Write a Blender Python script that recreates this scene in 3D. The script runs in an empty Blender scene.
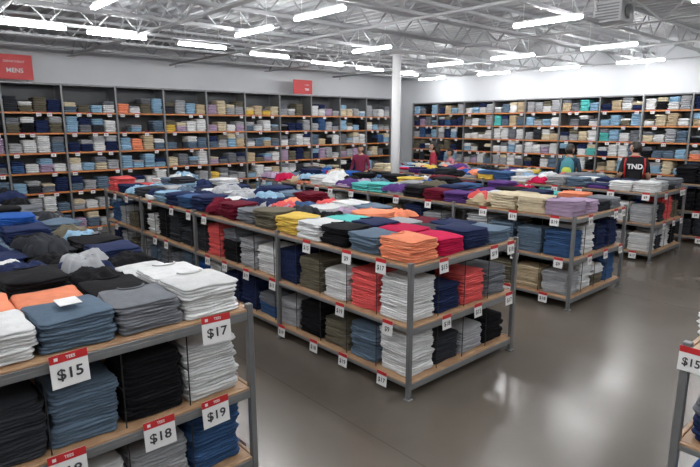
import bpy, math, random
import numpy as np
from mathutils import Vector, Matrix
random.seed(7); rs=np.random.RandomState(7)
scene=bpy.context.scene
scene.view_settings.view_transform='Standard'

# ---------------------------------------------------------------- materials
def nodes(name):
    m=bpy.data.materials.new(name); m.use_nodes=True
    nt=m.node_tree; b=nt.nodes['Principled BSDF']; return m,nt,b
def lk(nt,a,b): nt.links.new(a,b)
def simple(name,col,rough=0.5,metal=0.0,var=0.06,scale=8,bump=0.0,bscale=60):
    m,nt,b=nodes(name)
    tc=nt.nodes.new('ShaderNodeTexCoord')
    n=nt.nodes.new('ShaderNodeTexNoise'); n.inputs['Scale'].default_value=scale; n.inputs['Detail'].default_value=4
    lk(nt,tc.outputs['Object'],n.inputs['Vector'])
    r=nt.nodes.new('ShaderNodeValToRGB')
    r.color_ramp.elements[0].position=.3; r.color_ramp.elements[1].position=.7
    r.color_ramp.elements[0].color=tuple(c*(1-var) for c in col)+(1,)
    r.color_ramp.elements[1].color=tuple(min(1,c*(1+var)) for c in col)+(1,)
    lk(nt,n.outputs['Fac'],r.inputs['Fac']); lk(nt,r.outputs['Color'],b.inputs['Base Color'])
    b.inputs['Roughness'].default_value=rough; b.inputs['Metallic'].default_value=metal
    if bump:
        n2=nt.nodes.new('ShaderNodeTexNoise'); n2.inputs['Scale'].default_value=bscale
        lk(nt,tc.outputs['Object'],n2.inputs['Vector'])
        bp=nt.nodes.new('ShaderNodeBump'); bp.inputs['Strength'].default_value=bump; bp.inputs['Distance'].default_value=.01
        lk(nt,n2.outputs['Fac'],bp.inputs['Height']); lk(nt,bp.outputs['Normal'],b.inputs['Normal'])
    return m
def wood_mat(name,c1,c2):
    m,nt,b=nodes(name)
    tc=nt.nodes.new('ShaderNodeTexCoord'); mp=nt.nodes.new('ShaderNodeMapping')
    mp.inputs['Scale'].default_value=(3,3,30)
    n=nt.nodes.new('ShaderNodeTexNoise'); n.inputs['Scale'].default_value=2.5; n.inputs['Detail'].default_value=6; n.inputs['Distortion'].default_value=1.2
    lk(nt,tc.outputs['Object'],mp.inputs['Vector']); lk(nt,mp.outputs['Vector'],n.inputs['Vector'])
    r=nt.nodes.new('ShaderNodeValToRGB'); r.color_ramp.elements[0].color=c1+(1,); r.color_ramp.elements[1].color=c2+(1,)
    r.color_ramp.elements[0].position=.35; r.color_ramp.elements[1].position=.65
    lk(nt,n.outputs['Fac'],r.inputs['Fac']); lk(nt,r.outputs['Color'],b.inputs['Base Color'])
    b.inputs['Roughness'].default_value=.45
    return m
def fabric_mat():
    m,nt,b=nodes('cotton_fabric')
    at=nt.nodes.new('ShaderNodeAttribute'); at.attribute_name='Col'
    tc=nt.nodes.new('ShaderNodeTexCoord')
    n=nt.nodes.new('ShaderNodeTexNoise'); n.inputs['Scale'].default_value=14; n.inputs['Detail'].default_value=5
    lk(nt,tc.outputs['Object'],n.inputs['Vector'])
    mr=nt.nodes.new('ShaderNodeMapRange'); mr.inputs['From Min'].default_value=.3; mr.inputs['From Max'].default_value=.7
    mr.inputs['To Min'].default_value=.9; mr.inputs['To Max'].default_value=1.06
    lk(nt,n.outputs['Fac'],mr.inputs['Value'])
    mx=nt.nodes.new('ShaderNodeVectorMath'); mx.operation='SCALE'
    lk(nt,at.outputs['Color'],mx.inputs[0]); lk(nt,mr.outputs['Result'],mx.inputs['Scale'])
    lk(nt,mx.outputs['Vector'],b.inputs['Base Color'])
    b.inputs['Roughness'].default_value=.92
    b.inputs['Specular IOR Level'].default_value=.15
    n2=nt.nodes.new('ShaderNodeTexNoise'); n2.inputs['Scale'].default_value=16; n2.inputs['Detail'].default_value=3; n2.inputs['Distortion'].default_value=.9
    lk(nt,tc.outputs['Object'],n2.inputs['Vector'])
    bp=nt.nodes.new('ShaderNodeBump'); bp.inputs['Strength'].default_value=.4; bp.inputs['Distance'].default_value=.014
    lk(nt,n2.outputs['Fac'],bp.inputs['Height']); lk(nt,bp.outputs['Normal'],b.inputs['Normal'])
    return m
def emit_mat(name,col,s):
    m,nt,b=nodes(name)
    b.inputs['Base Color'].default_value=col+(1,)
    b.inputs['Emission Color'].default_value=col+(1,); b.inputs['Emission Strength'].default_value=s
    return m
def floor_mat():
    m,nt,b=nodes('polished_concrete')
    tc=nt.nodes.new('ShaderNodeTexCoord')
    n=nt.nodes.new('ShaderNodeTexNoise'); n.inputs['Scale'].default_value=.9; n.inputs['Detail'].default_value=7; n.inputs['Roughness'].default_value=.55
    lk(nt,tc.outputs['Object'],n.inputs['Vector'])
    r=nt.nodes.new('ShaderNodeValToRGB')
    e=r.color_ramp.elements; e[0].position=.2; e[1].position=.8
    e[0].color=(.125,.107,.088,1); e[1].color=(.172,.15,.127,1)
    lk(nt,n.outputs['Fac'],r.inputs['Fac'])
    sx=nt.nodes.new('ShaderNodeSeparateXYZ'); lk(nt,tc.outputs['Object'],sx.inputs[0])
    def joint(out,off):
        a=nt.nodes.new('ShaderNodeMath'); a.operation='ADD'; a.inputs[1].default_value=off; lk(nt,out,a.inputs[0])
        p=nt.nodes.new('ShaderNodeMath'); p.operation='PINGPONG'; p.inputs[1].default_value=2.3; lk(nt,a.outputs[0],p.inputs[0])
        l=nt.nodes.new('ShaderNodeMath'); l.operation='LESS_THAN'; l.inputs[1].default_value=.004; lk(nt,p.outputs[0],l.inputs[0])
        return l.outputs[0]
    j1=joint(sx.outputs[0],20.1); j2=joint(sx.outputs[1],21.3)
    mxm=nt.nodes.new('ShaderNodeMath'); mxm.operation='MAXIMUM'; lk(nt,j1,mxm.inputs[0]); lk(nt,j2,mxm.inputs[1])
    mul=nt.nodes.new('ShaderNodeMath'); mul.operation='MULTIPLY'; mul.inputs[1].default_value=.5; lk(nt,mxm.outputs[0],mul.inputs[0])
    mix=nt.nodes.new('ShaderNodeMixRGB'); mix.inputs['Color2'].default_value=(.06,.05,.045,1)
    lk(nt,mul.outputs[0],mix.inputs['Fac']); lk(nt,r.outputs['Color'],mix.inputs['Color1']); lk(nt,mix.outputs['Color'],b.inputs['Base Color'])
    n3=nt.nodes.new('ShaderNodeTexNoise'); n3.inputs['Scale'].default_value=1.6; n3.inputs['Detail'].default_value=3
    lk(nt,tc.outputs['Object'],n3.inputs['Vector'])
    mr=nt.nodes.new('ShaderNodeMapRange'); mr.inputs['From Min'].default_value=.3; mr.inputs['From Max'].default_value=.7
    mr.inputs['To Min'].default_value=.2; mr.inputs['To Max'].default_value=.27
    lk(nt,n3.outputs['Fac'],mr.inputs['Value']); lk(nt,mr.outputs['Result'],b.inputs['Roughness'])
    b.inputs['Specular IOR Level'].default_value=.8
    return m

M_FAB=fabric_mat()
M_STEEL=simple('galvanised_steel',(.2,.205,.21),.4,.35,.08,5)
M_STEELD=simple('dark_wire',(.03,.03,.032),.4,.4)
M_WOOD=wood_mat('plywood_board',(.38,.22,.12),(.5,.32,.18))
M_WOODO=wood_mat('orange_shelf_board',(.5,.17,.05),(.68,.28,.09))
M_WALL=simple('painted_wall',(.62,.635,.655),.7,0,.03,1.5,.08,120)
M_CEIL=simple('painted_steel_deck',(.38,.39,.4),.6,0,.05,3)
M_JOIST=simple('painted_joist',(.4,.41,.42),.5,.0,.05,3)
M_WHITE=simple('white_paint',(.76,.76,.76),.4,0,.02)
M_CARD=simple('white_card',(.8,.8,.79),.5,0,.02)
M_RED=simple('red_print',(.52,.018,.022),.45,0,.04)
M_INK=simple('dark_ink',(.04,.04,.045),.6)
M_BACK=simple('shelf_back_panel',(.09,.095,.1),.6,0,.05)
M_FLOOR=floor_mat()
M_TUBE=emit_mat('fluorescent_diffuser',(.99,.99,1.0),92)

# ---------------------------------------------------------------- mesh accumulator
class Acc:
    def __init__(s): s.V=[];s.L=[];s.T=[];s.Mi=[];s.C=[];s.S=[];s.n=0
    def add(s,V,L,T,mat=0,col=(1,1,1),smooth=False):
        V=np.asarray(V,dtype=np.float64)
        s.V.append(V); s.L.append(np.asarray(L)+s.n); s.T.append(np.asarray(T))
        s.Mi.append(np.full(len(T),mat) if np.isscalar(mat) else np.asarray(mat))
        s.S.append(np.full(len(T),smooth)); s.C.append(np.tile(np.array(tuple(col)+(1,)),(len(V),1)))
        s.n+=len(V)
    def build(s,name,mats,origin=None,parent=None):
        V=np.concatenate(s.V); L=np.concatenate(s.L); T=np.concatenate(s.T)
        if origin is None:
            o=np.array([(V[:,0].min()+V[:,0].max())/2,(V[:,1].min()+V[:,1].max())/2,V[:,2].min()])
        else: o=np.array(origin)
        V=V-o
        me=bpy.data.meshes.new(name)
        me.vertices.add(len(V)); me.vertices.foreach_set('co',V.ravel())
        me.loops.add(len(L)); me.loops.foreach_set('vertex_index',L.astype(np.int32))
        me.polygons.add(len(T)); st=np.concatenate([[0],np.cumsum(T)[:-1]])
        me.polygons.foreach_set('loop_start',st.astype(np.int32))
        me.update(calc_edges=True)
        me.polygons.foreach_set('material_index',np.concatenate(s.Mi).astype(np.int32))
        me.polygons.foreach_set('use_smooth',np.concatenate(s.S))
        ca=me.color_attributes.new('Col','FLOAT_COLOR','POINT')
        ca.data.foreach_set('color',np.concatenate(s.C).astype(np.float32).ravel())
        for m in mats: me.materials.append(m)
        me.update()
        ob=bpy.data.objects.new(name,me); scene.collection.objects.link(ob)
        if parent is not None: ob.parent=parent; ob.location=o-np.array(parent.location)
        else: ob.location=o
        return ob
_cor=[(a,b,c) for a in(-1,1) for b in(-1,1) for c in(-1,1)]
def _mkbox():
    idx={}
    P=[]
    for c in _cor:
        for ax in range(3):
            idx[(c,ax)]=len(P)
            p=[.8*k for k in c]; p[ax]=c[ax]; P.append(p)
    P=np.array(P); F=[]
    for ax in range(3):
        o=[i for i in range(3) if i!=ax]
        for s in(-1,1):
            f=[]
            for a,b in((-1,-1),(1,-1),(1,1),(-1,1)):
                c=[0,0,0]; c[ax]=s; c[o[0]]=a; c[o[1]]=b; f.append(idx[(tuple(c),ax)])
            F.append(f)
        for a in(-1,1):
            for b in(-1,1):
                c0=[0,0,0];c0[ax]=-1;c0[o[0]]=a;c0[o[1]]=b;c1=list(c0);c1[ax]=1;c0=tuple(c0);c1=tuple(c1)
                F.append([idx[(c0,o[0])],idx[(c0,o[1])],idx[(c1,o[1])],idx[(c1,o[0])]])
    for c in _cor: F.append([idx[(c,0)],idx[(c,1)],idx[(c,2)]])
    out=[]
    for f in F:
        p=P[f]; nrm=np.cross(p[1]-p[0],p[2]-p[0])
        if nrm.dot(p.mean(0))<0: f=f[::-1]
        out.append(f)
    sg=np.repeat(np.array(_cor),3,axis=0); full=np.zeros((24,3))
    for i in range(24): full[i,i%3]=1
    return sg,full,[i for f in out for i in f],[len(f) for f in out]
BS,BF,BL,BT=_mkbox()
def box(acc,x0,x1,y0,y1,z0,z1,mat=0,c=.003,col=(1,1,1),rot=None):
    h=np.array([x1-x0,y1-y0,z1-z0])/2; ctr=np.array([x0+x1,y0+y1,z0+z1])/2
    c=min(c,h.min()*.45)
    V=BS*(h-c*(1-BF))
    if rot is not None: V=V@np.array(rot).T
    acc.add(V+ctr,BL,BT,mat,col)
def tube(acc,pts,rad,n=8,mat=0,col=(1,1,1),smooth=True,flat=1.0):
    pts=[np.array(p,float) for p in pts]
    if np.isscalar(rad): rad=[rad]*len(pts)
    V=[];k=len(pts)
    for i,p in enumerate(pts):
        d=pts[min(i+1,k-1)]-pts[max(i-1,0)]; d/=np.linalg.norm(d)
        ref=np.array([0,0,1.]) if abs(d[2])<.9 else np.array([0,1.,0])
        u=np.cross(ref,d); u/=np.linalg.norm(u); v=np.cross(d,u)
        for j in range(n):
            a=2*math.pi*j/n; V.append(p+rad[i]*(math.cos(a)*u+flat*math.sin(a)*v))
    L=[];T=[]
    for i in range(k-1):
        for j in range(n):
            j2=(j+1)%n; L+= [i*n+j,i*n+j2,(i+1)*n+j2,(i+1)*n+j]; T.append(4)
    L+=list(range(n))[::-1]; T.append(n); L+=[(k-1)*n+j for j in range(n)]; T.append(n)
    acc.add(V,L,T,mat,col,smooth)
def text_tpl(s,size,font_off=0.0):
    cu=bpy.data.curves.new('t','FONT'); cu.body=s; cu.size=size; cu.align_x='CENTER'; cu.align_y='CENTER'; cu.resolution_u=3; cu.offset=font_off
    ob=bpy.data.objects.new('t',cu); scene.collection.objects.link(ob)
    dg=bpy.context.evaluated_depsgraph_get(); dg.update()
    me=bpy.data.meshes.new_from_object(ob.evaluated_get(dg))
    V=np.array([v.co[:] for v in me.vertices]); L=[];T=[]
    for p in me.polygons: L+=list(p.vertices); T.append(len(p.vertices))
    bpy.data.objects.remove(ob); bpy.data.curves.remove(cu); bpy.data.meshes.remove(me)
    return V,L,T
def rotz(a): c,s=math.cos(a),math.sin(a); return np.array([[c,-s,0],[s,c,0],[0,0,1]])
def rotx(a): c,s=math.cos(a),math.sin(a); return np.array([[1,0,0],[0,c,-s],[0,s,c]])
PRICES=[text_tpl(p,.62,.012) for p in('$15','$18','$17','$19','$9')]
HEAD=text_tpl('TEES',.12,.003)
def tag(acc,pos,w,h,face=0.0,price=0,tilt=0.12,near=False):
    """card facing -Y at face=0; mats 0 card,1 red,2 ink"""
    t=Acc(); 
    box(t,-w/2,w/2,-.001,.002,-h,0,0,.0008)
    box(t,-w/2,w/2,-.0022,-.0005,-h*.25,0,1,.0004)
    V,L,T=PRICES[price]; P=np.column_stack([V[:,0]*w*.75,np.full(len(V),-.0035),V[:,1]*h*.72-h*.62]); t.add(P,L,T,2)
    if near:
        V,L,T=HEAD; P=np.column_stack([V[:,0]*w+w*.05,np.full(len(V),-.0035),V[:,1]*w-h*.13]); t.add(P,L,T,0)
        box(t,-w*.38,-w*.28,-.003,-.002,-h*.18,-h*.08,0,.0002)
    R=rotz(face)@rotx(-tilt)
    off=0
    for V,L,T,Mi in zip(t.V,t.L,t.T,t.Mi):
        acc.add(V@R.T+np.array(pos),L-off,T,Mi); off+=len(V)

# ---------------------------------------------------------------- clothing
def outline(detail):
    ts=[-.8,-.42,0,.42,.8] if detail==2 else ([-.75,0,.75] if detail==1 else [-.6,.6])
    pts=[]
    for t in ts: pts.append((1,t))
    pts.append((.94,.94))
    for t in ts[::-1]: pts.append((t,1))
    pts.append((-.94,.94))
    for t in ts[::-1]: pts.append((-1,t))
    pts.append((-.94,-.94))
    for t in ts: pts.append((t,-1))
    pts.append((.94,-.94))
    return np.array(pts)
def garm_tpl(detail):
    o=outline(detail); M=len(o)
    if detail==2: prof=[(.018,0,1),(.003,.1,1),(0,.27,1),(.004,.42,1),(.019,.5,1),(.004,.58,1),(0,.75,1),(.004,.9,1),(.016,1,1),(0,1.02,.62),(0,1.03,.2)]
    elif detail==1: prof=[(.02,0,1),(.0,.3,1),(.0,.7,1),(.018,1,1),(0,1.02,.4)]
    else: prof=[(.016,0,1),(0,.5,1),(.016,1,1)]
    O=np.concatenate([o*p[2] for p in prof]); ins=np.repeat([p[0] for p in prof],M); z=np.repeat([p[1] for p in prof],M)
    L=[];T=[];R=len(prof)
    for r in range(R-1):
        for j in range(M):
            j2=(j+1)%M; L+=[r*M+j,r*M+j2,(r+1)*M+j2,(r+1)*M+j]; T.append(4)
    L+=[(R-1)*M+j for j in range(M)]; T.append(M)
    return O,ins,z,np.array(L),np.array(T)
GT={d:garm_tpl(d) for d in(0,1,2)}
def garment(acc,cx,cy,cz,hx,hy,t,rot,col,detail=1,amp=.004,sag=.0):
    O,ins,z,L,T=GT[detail]
    p=rs.rand(8)*6.28
    x=O[:,0]*(hx-ins); y=O[:,1]*(hy-ins)
    lay=np.where(z>.5,1.0,-1.0)
    x=x+amp*(np.sin(3*O[:,1]+p[0]+lay*1.3)+.6*np.sin(7*O[:,1]+p[1]))
    y=y+amp*(np.sin(3*O[:,0]+p[2]+lay*1.1)+.6*np.sin(7*O[:,0]+p[3]))
    zz=z*t+amp*.8*(np.sin(2.6*O[:,0]+p[4])*np.sin(2.2*O[:,1]+p[5]))*z - sag*(np.maximum(abs(O[:,0]),abs(O[:,1]))**3)*(1+.35*np.sin(3*O[:,0]+2*O[:,1]+p[6]))
    c,s=math.cos(rot),math.sin(rot)
    V=np.column_stack([cx+c*x-s*y,cy+s*x+c*y,cz+zz])
    j=1+rs.uniform(-.14,.14)
    acc.add(V,L,T,0,tuple(min(.86,k*j) for k in col),True)
def collar(acc,cx,cy,cz,rot,col):
    n=12;c,s=math.cos(rot),math.sin(rot);pts=[]
    for i in range(n+1):
        a=math.pi*(1+i/n*1.0)
        x=.07*math.cos(a); y=.05*math.sin(a)
        pts.append((cx+c*x-s*y,cy+s*x+c*y,cz+.004))
    tube(acc,pts,.0075,6,0,tuple(k*.8 for k in col),True,.6)
COL=dict(navy=(.018,.028,.08),black=(.01,.01,.012),char=(.035,.038,.045),white=(.68,.69,.69),lgrey=(.37,.38,.395),grey=(.17,.18,.2),
 gblue=(.115,.165,.225),denim=(.045,.1,.22),lblue=(.26,.42,.56),olive=(.14,.125,.09),beige=(.52,.42,.28),peach=(.86,.29,.16),
 coral=(.7,.11,.11),mag=(.5,.012,.07),maroon=(.13,.008,.022),teal=(.11,.5,.47),yellow=(.72,.5,.1),purple=(.1,.045,.19),lav=(.4,.3,.42),cream=(.6,.52,.37),royal=(.02,.09,.34))
def stack(acc,cx,cy,z,hx,hy,n,t,col,col2=None,detail=1,amp=.004,jit=.006,rj=.04,rot=0,maxh=None,sag=0):
    zz=z+sag*.6
    for k in range(n):
        tt=t*rs.uniform(.8,1.15)
        if maxh and zz+tt-z>maxh: break
        c=col
        if col2 is not None and k>=n*.55: c=col2
        garment(acc,cx+rs.uniform(-jit,jit),cy+rs.uniform(-jit,jit),zz,hx*rs.uniform(.94,1),hy*rs.uniform(.94,1),tt,rot+rs.uniform(-rj,rj),COL[c],detail,amp,sag*(.3+.7*k/max(1,n)))
        zz+=tt*.93
    return zz,c
def rumple(acc,cx,cy,z,hx,hy,h,rot,col,n=22):
    g=np.linspace(-1,1,n); X,Y=np.meshgrid(g,g); r=np.maximum(abs(X),abs(Y)); p=rs.rand(6)*6.28
    nz=.5+.22*np.sin(4*X+2*Y+p[0])+.2*np.sin(7*Y-3*X+p[1])+.2*np.sin(13*X+4*Y+p[2])*np.sin(9*Y+p[3])
    Z=h*np.clip(1-r**6,0,1)*(.4+.65*nz)-.03*r**4+.002
    wob=1+.14*np.sin(3*np.arctan2(Y,X)+p[4])+.08*np.sin(7*np.arctan2(Y,X)+p[5])
    x=X*hx*wob;y=Y*hy*wob;c,s=math.cos(rot),math.sin(rot)
    V=np.column_stack([(cx+c*x-s*y).ravel(),(cy+s*x+c*y).ravel(),(z+Z).ravel()])
    L=[];T=[]
    for i in range(n-1):
        for j in range(n-1):
            a=i*n+j; L+=[a,a+1,a+n+1,a+n]; T.append(4)
    acc.add(V,L,T,0,COL[col],True)

# ---------------------------------------------------------------- display tables
ZT,ZM,ZB=1.07,.59,.14
PAL_T=['navy']*5+['black']*5+['char']*2+['white']*5+['lgrey']*3+['grey']*2+['gblue']*3+['denim']*3+['lblue']*3+['olive','beige','peach','peach','coral','coral','mag','mag','maroon','maroon','teal','teal','purple','lav','cream','royal','yellow']
PAL_D=['navy']*5+['black']*6+['char']*4+['white']*5+['lgrey']*4+['grey']*3+['gblue']*4+['denim','royal','lblue','coral','olive']
PAL_N=['navy']*5+['black']*3+['char']*3+['white']*5+['lgrey']*4+['grey']*2+['gblue']*4+['denim']*5+['lblue']*5+['maroon','olive','cream','coral']
PAL_S=['navy']*4+['black']*4+['char']*3+['white']*6+['lgrey']*4+['grey']*3+['gblue']*2+['denim','olive','olive','beige','coral','royal']
def table(x0,x1,y0,y1,posts,top={},mid={},bot={},near_rows=6,tagw=.11,seed=1,dividers=True,bigtags=False,maxtop=7,mess=.4,mstart=3,pal=None):
    global rs
    rs=np.random.RandomState(seed); rnd=random.Random(seed)
    f=Acc(); pw=.019
    for y in posts:
        for x in (x0,x1):
            box(f,x-pw,x+pw,y-pw,y+pw,0.012,1.10,0,.004)
            box(f,x-.03,x+.03,y-.03,y+.03,0,.014,0,.003)
        for z in(ZT,ZM,ZB): box(f,x0+pw,x1-pw,y-.014,y+.014,z-.062,z-.03,0,.003)
    for z in(ZT,ZM,ZB):
        box(f,x0+.014,x1-.014,y0+.014,y1-.014,z-.028,z,1,.003)
        for x in(x0,x1): box(f,x-.013,x+.013,y0,y1,z-.04,z-.012,0,.003); box(f,x-.011,x+.011,y0,y1,z-.012,z+.001,1,.003)
        for y in(y0,y1): box(f,x0,x1,y-.013,y+.013,z-.04,z-.012,0,.003); box(f,x0,x1,y-.011,y+.011,z-.012,z+.001,1,.003)
    nx=4; px=(x1-x0-.05)/nx; ny=int((y1-y0-.05)/.355); py=(y1-y0-.05)/ny
    if dividers:
        for zb in(ZM,ZB):
            zt=(ZT if zb==ZM else ZM)-.05
            for i in range(1,ny):
                y=y0+.025+i*py
                for sx,x in((1,x0+.03),(-1,x1-.03)):
                    box(f,x-.003,x+.003,y-.003,y+.003,zb,zt,2,.001)
                    box(f,min(x,x+sx*.3),max(x,x+sx*.3),y-.0025,y+.0025,zb+.2,zb+.206,2,.001)
            for i in range(1,nx):
                x=x0+.025+i*px; y=y0+.03
                box(f,x-.003,x+.003,y-.003,y+.003,zb,zt,2,.001)
                box(f,x-.0025,x+.0025,y,y+.3,zb+.2,zb+.206,2,.001)
    tb=f.build('display_table',[M_STEEL,M_WOOD,M_STEELD])
    g=Acc()
    last=None
    for i in range(ny):
        P_=PAL_D if pal=='D' else (PAL_N if (pal=='C' and i>9) else PAL_T)
        for j in range(nx):
            cx=x0+.025+(j+.5)*px; cy=y0+.025+(i+.5)*py
            d=2 if i<near_rows else (1 if i<12 else 0)
            if (i,j) in top: c,n=top[(i,j)]; c2=None
            else:
                c=last if (last and rnd.random()<.3) else rnd.choice(P_); n=rnd.randint(3,maxtop); c2=rnd.choice(P_) if rnd.random()<.35 else None
            last=c
            hx,hy=(px*.49,py*.49)
            if i>=mstart and rnd.random()<mess:
                q=rnd.uniform(-.25,.25); k=rnd.uniform(.85,1.05)
                zz,cc=stack(g,cx,cy,ZT,hx*k,hy*k,max(1,n-2),.03,c,c2,d,.008,.025,.14,q,None,.014)
                for r_ in range(rnd.randint(1,2)):
                    rumple(g,cx+rnd.uniform(-.04,.04)*(1 if 0<j<nx-1 else .4),cy+rnd.uniform(-.06,.06),zz-.004+r_*.03,hx*rnd.uniform(.7,1.05),hy*rnd.uniform(.7,1.1),.08,rnd.uniform(-.8,.8),c if rnd.random()<.5 else rnd.choice(P_))
            else:
                m=1. if i<mstart else 1.8
                zz,cc=stack(g,cx,cy,ZT,hx,hy,n,.034,c,c2,d,.0048*m,.011*m,.06*m,0,None,.012)
                if d==2 and rnd.random()<.7: collar(g,cx+.01,cy+hy*.75,zz+.001,rnd.uniform(-.1,.1),COL[cc])
            if j in(0,nx-1) or i in(0,ny-1):
                for zb,dct,mh in((ZM,mid,.4),(ZB,bot,.385)):
                    if (i,j) in dct: c,n=dct[(i,j)]; c2=None
                    else: c=rnd.choice(PAL_S); n=rnd.randint(7,12); c2=rnd.choice(PAL_S) if rnd.random()<.3 else None
                    stack(g,cx+(.012 if j==0 else -.012 if j==nx-1 else 0),cy+(.012 if i==0 else 0),zb,px*.465,py*.465,n,.036,c,c2,d,.0048,.011,.05,0,mh-.01,.006)
    if bigtags:
        box(g,.62,.72,2.72,2.84,ZT+.195,ZT+.199,0,.001,(.8,.8,.8))
    g.build('folded_shirts',[M_FAB])
    t=Acc()
    yy=y0+.2
    while yy<y1-.1:
        for z in(ZT,ZM,ZB):
            if rnd.random()<(.9 if z==ZT else .7): tag(t,(x0-.018,yy+rnd.uniform(-.12,.12),z+.012),tagw,tagw*1.08,-math.pi/2,rnd.randint(0,4),.08)
            if rnd.random()<.5: tag(t,(x1+.018,yy+rnd.uniform(-.12,.12),z+.012),tagw,tagw*1.08,math.pi/2,rnd.randint(0,4),.08)
        yy+=.5
    if not bigtags:
        for x,z,p in((x0+.36,ZT,0),(x0+1.05,ZT,3),(x1-.12,ZT,1),(x0+.42,ZM,1),(x0+.85,ZM,0),(x1-.1,ZM,2)):
            tag(t,(x,y0-.018,z+.012),tagw,tagw*1.08,0,p,.08)
    else:
        for x,z,p in bigtags: tag(t,(x,y0-.02,z+.02),.165,.155,rnd.uniform(-.08,.08),p,.1,True)
    t.build('price_tags',[M_CARD,M_RED,M_INK],None,tb)

Cp=[2.6,4.33,6.08,7.75,9.2]
table(.13,1.56,2.6,9.2,Cp,
 top={(0,0):('white',5),(0,1):('gblue',5),(0,2):('grey',5),(0,3):('white',6),(1,0):('peach',5),(1,1):('peach',4),(1,2):('black',4),(1,3):('white',5),
      (2,0):('lgrey',4),(2,1):('black',6),(2,2):('black',4),(2,3):('white',3),(3,0):('coral',3),(3,1):('navy',5),(3,2):('lgrey',5),(3,3):('char',4),(4,3):('navy',4),(4,2):('black',4),(4,1):('white',3),
      (5,3):('black',4),(5,2):('char',5),(6,3):('grey',3),(6,2):('black',5),(7,3):('olive',4),(7,2):('navy',5),(8,3):('gblue',4),(9,3):('char',4),(10,3):('black',4),(11,3):('white',3),(12,3):('grey',4)},
 mid={(0,0):('char',9),(0,1):('gblue',9),(0,2):('black',10),(0,3):('white',10),(1,3):('white',9),(2,3):('gblue',8)},
 bot={(0,0):('navy',9),(0,1):('white',9),(0,2):('lgrey',8),(0,3):('denim',10),(1,3):('navy',9)},seed=11,near_rows=9,mess=.55,mstart=2,pal='D',
 bigtags=[(.60,ZT,0),(1.34,ZT,2),(.99,ZM,1),(1.31,ZM,3),(.55,ZM,1)])
table(2.95,4.38,2.6,9.2,Cp,
 top={(0,0):('peach',6),(0,1):('mag',5),(0,2):('navy',5),(0,3):('gblue',4),(1,0):('gblue',5),(1,1):('mag',5),(1,2):('char',4),(1,3):('navy',4),(2,0):('black',6),(2,1):('navy',5),(2,2):('lgrey',4),
      (3,0):('white',5),(3,1):('teal',5),(3,2):('peach',6),(4,0):('yellow',5),(4,1):('beige',4),(4,2):('lav',4),(5,0):('olive',6),(5,1):('white',5),(6,0):('grey',5),(6,1):('coral',5),(7,0):('maroon',6),(7,1):('navy',5),(8,0):('maroon',5),(9,0):('navy',6),(10,0):('denim',5),
      (11,0):('navy',5),(12,0):('lblue',5),(13,0):('white',4),(5,2):('white',5),(6,2):('teal',5),(7,2):('peach',5),(8,1):('lblue',4),(9,1):('white',4)},
 mid={(0,0):('white',10),(1,0):('coral',10),(2,0):('white',8),(3,0):('olive',9),(4,0):('navy',10),(5,0):('white',9),(0,1):('navy',7),(0,2):('coral',8),(0,3):('grey',8)},
 bot={(0,0):('white',10),(1,0):('gblue',9),(2,0):('olive',8),(3,0):('black',9),(4,0):('lgrey',8),(0,1):('char',7),(0,2):('lgrey',7),(0,3):('black',7)},seed=5,near_rows=9,pal='C')
table(5.88,7.27,2.78,9.2,[2.78,4.45,6.1,7.75,9.2],
 top={(0,0):('lav',6),(0,1):('lav',5),(0,2):('char',4),(0,3):('grey',4),(1,0):('cream',6),(1,1):('lav',4),(2,0):('cream',6),(2,1):('beige',5),(1,3):('peach',5),(3,0):('beige',5),(4,0):('purple',5),(5,0):('maroon',5),(6,0):('black',5),(7,0):('lgrey',5),
      (8,0):('teal',5),(9,0):('teal',4),(3,1):('white',5),(2,2):('navy',6),(3,2):('black',6),(10,0):('lav',5),(11,0):('white',5)},
 mid={(0,0):('denim',9),(1,0):('gblue',9),(2,0):('gblue',9)},bot={(0,0):('lgrey',8),(1,0):('beige',8),(2,0):('olive',8)},seed=21,near_rows=2,maxtop=7)
table(8.95,10.25,3.0,9.2,[3.0,4.55,6.1,7.7,9.2],top={(0,0):('white',5),(0,1):('lgrey',5),(1,0):('white',5),(0,2):('char',3),(1,2):('black',3),(1,1):('navy',4),(2,2):('char',3),(2,3):('navy',3),(3,3):('lgrey',3),(1,3):('black',3)},mid={(0,0):('lgrey',8),(0,1):('char',8),(1,0):('white',9)},bot={(0,0):('white',8),(1,0):('lgrey',8)},seed=33,near_rows=0,maxtop=5)
table(2.8,4.2,-1.6,.73,[-1.6,-.4,.73],top={},mid={},seed=44,near_rows=9)
table(10.95,11.85,1.2,3.45,[1.2,2.3,3.45],top={(i,j):('black',10) for i in range(8) for j in range(4)},mid={(i,j):('black',10) for i in range(8) for j in range(4)},bot={(i,j):('char',9) for i in range(8) for j in range(4)},seed=50,near_rows=0,mess=0)

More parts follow.
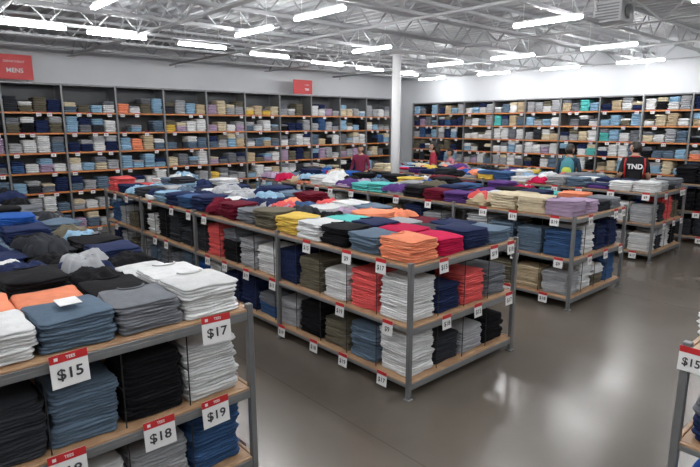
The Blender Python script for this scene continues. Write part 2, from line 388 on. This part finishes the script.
# ---------------------------------------------------------------- wall shelving
def wall_shelf(axis,front,back,edges,ztop,levels,pick,seed):
    global rs
    rs=np.random.RandomState(seed); rnd=random.Random(seed)
    f=Acc();g=Acc();t=Acc()
    def B(a,u0,u1,d0,d1,z0,z1,mat,c=.003):
        if axis=='x': box(a,u0,u1,d0,d1,z0,z1,mat,c)
        else: box(a,d0,d1,u0,u1,z0,z1,mat,c)
    for e in edges:
        B(f,e-.018,e+.018,front,front+.05,0,ztop,0)
        B(f,e-.008,e+.008,front+.05,back-.02,.02,ztop,0)
        B(f,e-.018,e+.018,back-.04,back,0,ztop,0)
    lo,hi=edges[0],edges[-1]
    B(f,lo,hi,back-.012,back,.05,ztop,2)
    B(f,lo,hi,front+.005,back-.015,ztop-.035,ztop-.005,0)
    B(f,lo,hi,front+.02,front+.035,0,levels[0]-.03,0)
    for b in range(len(edges)-1):
        a,c=edges[b]+.02,edges[b+1]-.02; w=(c-a)/4
        for li,z in enumerate(levels):
            B(f,a,c,front+.008,back-.014,z-.03,z,1,.002)
            space=(levels[li+1] if li+1<len(levels) else ztop)-z-.045
            base=pick(b,li,rnd)
            for k in range(4):
                if rnd.random()<.02: continue
                c1=base if rnd.random()<.35 else pick(b,li,rnd)
                n=rnd.randint(4,8); u=a+(k+.5)*w; dd=front+.005+.17
                c2=rnd.choice(['lgrey','grey','white','navy','olive','lblue','cream']) if rnd.random()<.4 else None
                tk=.04
                if axis=='x': stack(g,u,dd,z,w*.485,.16,n,tk,c1,c2,1,.004,.008,.04,0,space,.006)
                else: stack(g,dd,u,z,.16,w*.485,n,tk,c1,c2,1,.004,.008,.04,0,space,.006)
            for k in range(3):
                if rnd.random()<.6:
                    u=a+(c-a)*(k+.5)/3+rnd.uniform(-.1,.1)
                    if axis=='x': tag(t,(u,front-.002,z+.005),.08,.08,0,rnd.randint(0,4),.04)
                    else: tag(t,(front-.002,u,z+.005),.08,.08,-math.pi/2,rnd.randint(0,4),.04)
    fo=f.build('shelving_unit',[M_STEEL,M_WOODO,M_BACK]); g.build('folded_shirts',[M_FAB]); t.build('price_tags',[M_CARD,M_RED,M_INK],None,fo)
DK=['black','navy','char','black','navy','grey','olive','denim']
LT=['lblue','lgrey','gblue','white','lgrey','white','gblue','lblue','white','cream','lblue','grey','lgrey','white','beige','lav']
def pickL(b,li,r):
    if b<=2: return r.choice(DK if li>=5 else DK+LT+LT)
    if b<=7: return r.choice(LT+LT+LT+['olive','char','navy','peach','teal','yellow'])
    return r.choice(DK+LT)
def pickR(b,li,r):
    if b>=10: return r.choice(DK+DK+LT)
    if b<=5: return r.choice(DK+LT+LT+['olive','denim','beige','coral','peach','teal'])
    return r.choice(LT+LT+DK[:4]+['teal'])
wall_shelf('x',11.2,11.66,[.06+.968*k for k in range(13)],2.85,[.14,.5,.87,1.24,1.6,1.96,2.33],pickL,3)
wall_shelf('y',12.2,12.66,[.02+.9*k for k in range(13)],2.72,[.14,.46,.79,1.11,1.43,1.75,2.08,2.4],pickR,4)

# ---------------------------------------------------------------- room shell
XW,YW,XM,YM,ZD=12.7,11.7,-4.5,-4.5,3.78
def shell(name,b,mat):
    a=Acc(); box(a,*b,0,.001); return a.build(name,[mat])
shell('floor',(XM,XW,YM,YW,-.1,0),M_FLOOR)
shell('wall_north',(XM,XW,YW,YW+.15,0,ZD+.1),M_WALL)
shell('wall_east',(XW,XW+.15,YM,YW+.15,0,ZD+.1),M_WALL)
shell('wall_south',(XM,XW,YM-.15,YM,0,ZD+.1),M_WALL)
shell('wall_west',(XM-.15,XM,YM-.15,YW+.15,0,ZD+.1),M_WALL)
a=Acc(); box(a,11.75,XW-.001,YW-.015,YW-.0005,0,.1,0,.003); a.build('baseboard_north',[M_STEEL])
a=Acc(); P=[];x=XM
while x<XW:
    P+=[(x,ZD),(x+.09,ZD),(x+.115,ZD-.045),(x+.175,ZD-.045)]; x+=.2
P.append((XW,ZD)); P=[p for p in P if p[0]<=XW]
V=[];L=[];T=[]
for p in P: V+=[(p[0],YM,p[1]),(p[0],YW,p[1])]
for i in range(len(P)-1): L+=[2*i,2*i+1,2*i+3,2*i+2]; T.append(4)
a.add(V,L,T,0); box(a,XM,XW,YM,YW,ZD+.02,ZD+.1,0)
a.build('ceiling',[M_CEIL])
a=Acc(); zt,zb=ZD-.05,ZD-.36
y=-3.9
while y<YW-.1:
    for z in(zt-.02,zb): 
        box(a,XM+.01,XW-.01,y-.03,y-.006,z-.02,z+.02,0,.002); box(a,XM+.01,XW-.01,y+.006,y+.03,z-.02,z+.02,0,.002)
    x=XM+.02;up=True
    while x<XW-.35:
        z0,z1=(zb,zt) if up else (zt,zb)
        tube(a,[(x,y,z0),(x+.3,y,z1)],.011,5,0); x+=.3; up=not up
    y+=1.22
for gx in(-.8,3.3,7.75,12.3):
    box(a,gx-.05,gx+.05,YM+.01,YW-.01,zb-.04,zb-.028,0,.002)
    box(a,gx-.05,gx+.05,YM+.01,YW-.01,zt+.005,zt+.02,0,.002)
    yy=YM+.05;up=True
    while yy<YW-.45:
        z0,z1=(zb-.03,zt) if up else (zt,zb-.03)
        tube(a,[(gx,yy,z0),(gx,yy+.4,z1)],.016,6,0); yy+=.4; up=not up
for px_ in(1.4,5.3,9.9): tube(a,[(px_,YM+.02,zb-.05),(px_,YW-.02,zb-.05)],.02,8,0)
for py_ in(4.6,7.9,10.7): tube(a,[(XM+.02,py_,zb+.14),(XW-.02,py_,zb+.14)],.028,8,0)
for px_ in(1.4,5.3,9.9):
    for py_ in np.arange(-3,11.5,2.4):
        tube(a,[(px_,py_,zb-.05),(px_,py_,zb-.12)],.012,6,0); tube(a,[(px_,py_,zb-.125),(px_,py_,zb-.13)],.03,8,0)
a.build('ceiling_trusses',[M_JOIST])
a=Acc(); tube(a,[(7.75,7.3,0.012),(7.75,7.3,zb-.04)],.08,24,0); box(a,7.61,7.89,7.16,7.44,0,.015,0); box(a,7.65,7.85,7.2,7.4,zb-.055,zb-.04,0)
a.build('support_column',[M_WHITE])
a=Acc(); tube(a,[(12.0,4.46,0),(12.0,4.46,ZD-.05)],.009,8,0); tube(a,[(12.0,4.46,0),(12.0,4.46,.02)],.04,10,0); a.build('conduit_pole',[M_JOIST])
a=Acc(); hx_,hy_,hz_=7.6,3.3,3.4
box(a,hx_-.2,hx_+.2,hy_-.18,hy_+.18,hz_,hz_+.26,0,.01)
for k in range(6): box(a,hx_-.212,hx_-.195,hy_-.15,hy_+.15,hz_+.025+k*.036,hz_+.04+k*.036,1,.003)
tube(a,[(hx_,hy_-.18,hz_+.13),(hx_,hy_-.21,hz_+.13)],.09,16,1)
for sx in(-.16,.16):
    for sy in(-.14,.14): tube(a,[(hx_+sx,hy_+sy,hz_+.25),(hx_+sx,hy_+sy,ZD)],.006,6,1)
a.build('unit_heater',[M_JOIST,M_STEEL])
LZ=3.32
def striplight(x,y,d,l=1.0):
    a=Acc()
    hx,hy=(l/2,.018) if d=='x' else (.018,l/2)
    box(a,x-hx,x+hx,y-hy,y+hy,LZ+.025,LZ+.06,0,.004)
    hx,hy=(l/2-.01,.026) if d=='x' else (.026,l/2-.01)
    box(a,x-hx,x+hx,y-hy,y+hy,LZ-.008,LZ+.025,1,.01)
    for s in(-.35,.35):
        X,Y=(x+s*l,y) if d=='x' else (x,y+s*l)
        tube(a,[(X,Y,LZ+.055),(X,Y,ZD-.04)],.004,5,0)
    a.build('strip_light',[M_WHITE,M_TUBE])
for p in[(1.86,8.05),(2.96,8.16),(4.33,8.3),(5.8,8.6),(7.44,8.95),(8.9,9.2),(10.35,9.4),(-.2,8.05),(-2.2,8.05)]: striplight(p[0],p[1],'x',.82)
for p in[(4.1,5.08),(4.2,6.6),(6.6,6.8),(6.45,3.6),(9.3,7.4),(9.2,4.03),(9.25,5.8),(11.8,6.2),(11.75,4.5),(11.8,7.9),(11.9,9.9),(2.1,6.0),
         (4.1,3.2),(4.1,1.2),(4.1,-1),(6.5,1.6),(6.5,-.6),(9.2,1.9),(9.2,-.2),(11.8,2.4),(1.6,4.0),(1.6,2.0),(1.6,0),(1.6,-2),(-.8,1.5),(-.8,4),(-.8,6),(-.8,-1),(-3,3),(-3,0),(4.1,-3),(7.5,-3),(11,-2.5)]:
    striplight(p[0],p[1],'y',.9)
def sign(x0,x1,z0,z1,txt,sub):
    a=Acc(); y=11.22
    box(a,x0,x1,y,y+.02,z0,z1,0,.003)
    for x in(x0+.1,x1-.1): box(a,x-.008,x+.008,y+.02,y+.035,2.855,z1-.05,2,.002)
    w=x1-x0
    V,L,T=text_tpl(txt,.1*w/.9,.002); a.add(np.column_stack([V[:,0]+(x0+x1)/2+.2*w,np.full(len(V),y-.003),V[:,1]+(z0+z1)/2-.06]),L,T,1)
    V,L,T=text_tpl(sub,.05*w/.9); a.add(np.column_stack([V[:,0]+(x0+x1)/2+.2*w,np.full(len(V),y-.003),V[:,1]+z1-.12]),L,T,1)
    a.build('department_sign',[M_RED,M_CARD,M_STEEL])
sign(1.6,2.54,2.88,3.3,'MENS','DEPARTMENT'); sign(8.24,8.82,2.86,3.2,'TEES','WOMENS')

# ---------------------------------------------------------------- people
M_SKIN=simple('skin',(.5,.3,.21),.5,0,.05,20); M_HAIR=simple('dark_hair',(.018,.013,.01),.45,0,.3,40,.4,90)
M_JEAN=simple('dark_denim',(.03,.045,.08),.85,0,.15,30); M_SHOE=simple('shoe_rubber',(.02,.02,.022),.6); M_EYE=simple('eye_white',(.7,.7,.68),.3)
def person(name,x,y,h,face,shirt,sleeve_long=True,hair='short',reach=.0,extra=None,skin=None,turn=0.0):
    emp=bpy.data.objects.new(name,None); scene.collection.objects.link(emp); emp.location=(x,y,0)
    s=h/1.75
    wr=[(-.24,.16+reach,1.02+reach*.3),(.25,.14+reach*.6,.98+reach*.2)]
    vs=[(0,0,.97),(0,.01,1.1),(0,.0,1.28),(0,-.01,1.42),(0,0,1.50),(0,.01,1.57)]
    rr=[(.155,.115),(.135,.1),(.16,.115),(.13,.09),(.055,.055),(.05,.05)]
    es=[(0,1),(1,2),(2,3),(3,4),(4,5)]
    for k,sx in enumerate((-1,1)):
        b=len(vs); w=wr[k]
        vs+=[(sx*.17,-.01,1.425),(sx*.235,-.02,1.15),(w[0],w[1],w[2])]; rr+=[(.062,.06),(.046,.046),(.03,.026)]
        es+=[(3,b),(b,b+1),(b+1,b+2)]
        b=len(vs)
        vs+=[(sx*.09,0,.88),(sx*.1,.02,.5),(sx*.105,-.01,.1),(sx*.12,.13,.045)]; rr+=[(.095,.1),(.062,.065),(.045,.045),(.045,.032)]
        es+=[(0,b),(b,b+1),(b+1,b+2),(b+2,b+3)]
    me=bpy.data.meshes.new('sk'); me.from_pydata([tuple(s*c for c in v) for v in vs],es,[]); me.update()
    ob=bpy.data.objects.new('sk',me); scene.collection.objects.link(ob)
    ob.modifiers.new('s','SKIN'); sub=ob.modifiers.new('u','SUBSURF'); sub.levels=2
    for i,r in enumerate(rr):
        me.skin_vertices[0].data[i].radius=(r[0]*s,r[1]*s); 
    me.skin_vertices[0].data[0].use_root=True
    dg=bpy.context.evaluated_depsgraph_get(); dg.update()
    m2=bpy.data.meshes.new_from_object(ob.evaluated_get(dg)); bpy.data.objects.remove(ob)
    zmin=min(v.co.z for v in m2.vertices)
    for v in m2.vertices:
        if v.co.z<.3*s: v.co.z=v.co.z-zmin*(1-v.co.z/(.3*s))
    for m in(shirt,M_JEAN,skin or M_SKIN,M_SHOE): m2.materials.append(m)
    for p in m2.polygons:
        c=p.center/s; p.use_smooth=True
        arm=abs(c.x)>.185 and c.z>.85
        if arm: p.material_index=2 if (not sleeve_long and c.z<1.2) else 0
        elif c.z<.1: p.material_index=3
        elif c.z<.98: p.material_index=1
        elif c.z>1.485: p.material_index=2
        else: p.material_index=0
    m2.name='body'; body=bpy.data.objects.new('body',m2); scene.collection.objects.link(body); body.parent=emp
    a=Acc(); nu,nv=28,20
    zc=1.635; 
    def headpt(u,v,grow=0):
        th=math.pi*v; ph=2*math.pi*u; X=math.sin(th)*math.sin(ph); Y=math.sin(th)*math.cos(ph); Z=math.cos(th)
        wx=.074+grow; wy=.094+grow; wz=.116+grow
        if Z<0: wx*=1-.28*(-Z)**1.4; 
        yy=Y*wy*(1-.12*max(0,-Z) if Y>0 else 1-.35*max(0,-Z))
        if grow==0 and Y>0:
            yy+=.024*math.exp(-((X/.16)**2))*math.exp(-(((Z+.18)/.2)**2))
            yy-=.008*math.exp(-(((abs(X)-.38)/.16)**2))*math.exp(-(((Z-.02)/.12)**2))
            yy+=.007*math.exp(-((X/.3)**2))*math.exp(-(((Z+.52)/.08)**2))
            yy+=.008*math.exp(-((X/.3)**2))*math.exp(-(((Z+.85)/.15)**2))
        return (X*wx*s,(yy+.012)*s,(zc+Z*wz)*s)
    def sph(grow,mask,mat):
        V=[];L=[];T=[]
        for i in range(nv+1):
            for j in range(nu): V.append(headpt(j/nu,min(max(i/nv,.004),.996),grow))
        for i in range(nv):
            for j in range(nu):
                j2=(j+1)%nu; c=np.mean([V[i*nu+j],V[(i+1)*nu+j2]],axis=0)/s
                if mask(c): L+=[i*nu+j,(i+1)*nu+j,(i+1)*nu+j2,i*nu+j2]; T.append(4)
        a.add(V,L,T,mat,(1,1,1),True)
    sph(0,lambda c:True,0)
    low=zc-.07 if hair=='short' else zc-.1
    sph(.011,lambda c:(c[1]<.02 and c[2]>low) or c[2]>zc+.065,1)
    sph(.017,lambda c:(c[1]<-.01 and c[2]>low+.02) or (c[2]>zc+.075),1)
    for sx in(-1,1):
        tube(a,[(sx*.027*s,.094*s,(zc+.003)*s),(sx*.027*s,.1*s,(zc+.003)*s)],[.011*s,.006*s],8,2)
        tube(a,[(sx*.027*s,.1*s,(zc+.003)*s),(sx*.027*s,.1025*s,(zc+.003)*s)],.005*s,8,3)
        tube(a,[(sx*.04*s,.098*s,(zc+.021)*s),(sx*.016*s,.106*s,(zc+.023)*s)],.003*s,5,1)
        tube(a,[(sx*.07*s,.01*s,(zc+.025)*s),(sx*.082*s,-.004*s,(zc+.015)*s),(sx*.08*s,.0,(zc-.02)*s),(sx*.07*s,.012*s,(zc-.035)*s)],[.006*s,.01*s,.009*s,.005*s],8,0)
    tube(a,[(-.022*s,.1*s,(zc-.06)*s),(0,.109*s,(zc-.058)*s),(.022*s,.1*s,(zc-.06)*s)],[.002*s,.005*s,.002*s],6,4)
    if hair=='long': tube(a,[(0,-.05*s,(zc+.05)*s),(0,-.1*s,(zc-.04)*s),(0,-.105*s,(zc-.14)*s),(0,-.12*s,(zc-.25)*s)],[.06*s,.075*s,.07*s,.03*s],14,1)
    if hair=='tail': tube(a,[(0,-.085*s,(zc+.03)*s),(0,-.14*s,(zc+.02)*s),(0,-.15*s,(zc-.08)*s),(0,-.13*s,(zc-.17)*s)],[.02*s,.03*s,.028*s,.01*s],10,1)
    hd=a.build('head',[skin or M_SKIN,M_HAIR,M_EYE,M_INK,M_RED],origin=(0,0,0)); hd.parent=emp; hd.rotation_euler=(0,0,turn)
    a=Acc()
    for k,sx in enumerate((-1,1)):
        w=np.array(wr[k])*s; e=np.array((sx*.235,-.02,1.15))*s; d=(w-e)/np.linalg.norm(w-e)
        side=np.array([sx,0,0.]); side-=side.dot(d)*d; side/=np.linalg.norm(side); nrm=np.cross(d,side); 
        if nrm[2]>0: nrm=-nrm
        inn=-side
        tube(a,[w-d*.02*s,w+d*.03*s,w+d*.085*s],[.026*s,.036*s,.034*s],10,0,(1,1,1),True,.5)
        for q,(o,l) in enumerate(((-.027,.062),(-.009,.075),(.009,.07),(.026,.055))):
            b=w+d*.075*s+side*o*s
            tube(a,[b,b+d*l*.45*s+nrm*.008*s,b+d*l*.75*s+nrm*.022*s,b+d*l*.9*s+nrm*.038*s],[.0095*s,.009*s,.008*s,.006*s],7,0)
        b=w+d*.02*s+inn*.025*s
        tube(a,[b,b+inn*.028*s+d*.03*s+nrm*.006*s,b+inn*.036*s+d*.06*s+nrm*.018*s],[.013*s,.011*s,.008*s],7,0)
    a.build('hands',[skin or M_SKIN],origin=(0,0,0)).parent=emp
    if extra: extra(emp,s)
    emp.rotation_euler=(0,0,face)
    return emp
def staff(emp,s):
    a=Acc()
    V,L,T=text_tpl('TND',.12,.005)
    P=np.column_stack([V[:,0],np.full(len(V),-.127),V[:,1]+1.31])*s
    box(a,-.12*s,.12*s,-.122*s,-.085*s,1.25*s,1.375*s,2,.015)
    a.add(P,L,T,0)
    for sx in(-1,1): tube(a,[(sx*.15*s,-.075*s,1.46*s),(sx*.165*s,-.1*s,1.34*s),(sx*.15*s,-.1*s,1.12*s)],.016*s,6,1)
    tube(a,[(.075*math.cos(t)*s,.072*math.sin(t)*s,1.49*s) for t in np.linspace(0,2*math.pi,14)],.014*s,6,1)
    a.build('vest_lettering',[M_CARD,M_RED,bpy.data.materials['black_cotton']],origin=(0,0,0)).parent=emp
def pack(emp,s):
    a=Acc()
    tube(a,[(0,-.17*s,1.06*s),(0,-.19*s,1.1*s),(0,-.195*s,1.25*s),(0,-.18*s,1.4*s),(0,-.15*s,1.48*s)],[.09*s,.14*s,.145*s,.125*s,.06*s],18,0,(1,1,1),True,.62)
    tube(a,[(0,-.27*s,1.1*s),(0,-.28*s,1.14*s),(0,-.28*s,1.24*s),(0,-.265*s,1.29*s)],[.07*s,.095*s,.095*s,.06*s],14,1,(1,1,1),True,.4)
    for sx in(-1,1): tube(a,[(sx*.09*s,-.13*s,1.47*s),(sx*.1*s,0,1.525*s),(sx*.1*s,.12*s,1.42*s),(sx*.11*s,.13*s,1.25*s),(sx*.12*s,-.1*s,1.12*s)],.016*s,6,0,(1,1,1),True,.5)
    tube(a,[(-.03*s,-.15*s,1.48*s),(0,-.15*s,1.52*s),(.03*s,-.15*s,1.48*s)],.008*s,6,0)
    a.build('backpack',[simple('teal_nylon',(.05,.25,.3),.6),simple('lime_nylon',(.5,.6,.08),.6)],origin=(0,0,0)).parent=emp
S_BLACK=simple('black_cotton',(.014,.014,.017),.9); S_RED=simple('red_cotton',(.4,.03,.06),.9); S_PLUM=simple('plum_cotton',(.2,.02,.06),.9); S_NAVY=simple('navy_cotton',(.03,.06,.1),.9); S_PINK=simple('pink_cotton',(.55,.2,.25),.9)
F=-math.pi/2
person('store_employee',10.72,4.02,1.8,F+.42,S_BLACK,False,'short',.1,staff,turn=.9)
person('shopper_with_backpack',11.0,5.42,1.7,F+.3,S_NAVY,True,'short',.2,pack,turn=-.6)
person('shopper_woman',10.9,8.95,1.68,F+2.2,S_RED,False,'long',.1)
person('shopper_child',11.3,8.72,1.5,F+2.6,S_PINK,False,'short',.0)
person('shopper_browsing',9.4,10.05,1.62,2.2,S_PLUM,True,'tail',.2)

# ---------------------------------------------------------------- world + camera
w=bpy.data.worlds.new('world'); scene.world=w; w.use_nodes=True
w.node_tree.nodes['Background'].inputs[0].default_value=(.8,.85,.9,1); w.node_tree.nodes['Background'].inputs[1].default_value=.3
cd=bpy.data.cameras.new('camera'); cd.lens=28.03; cd.sensor_width=36; cd.clip_start=.05
cam=bpy.data.objects.new('camera',cd); scene.collection.objects.link(cam)
cam.location=(0,0,2.1); cam.rotation_euler=(math.radians(90-11.26),0,math.radians(-42))
scene.camera=cam
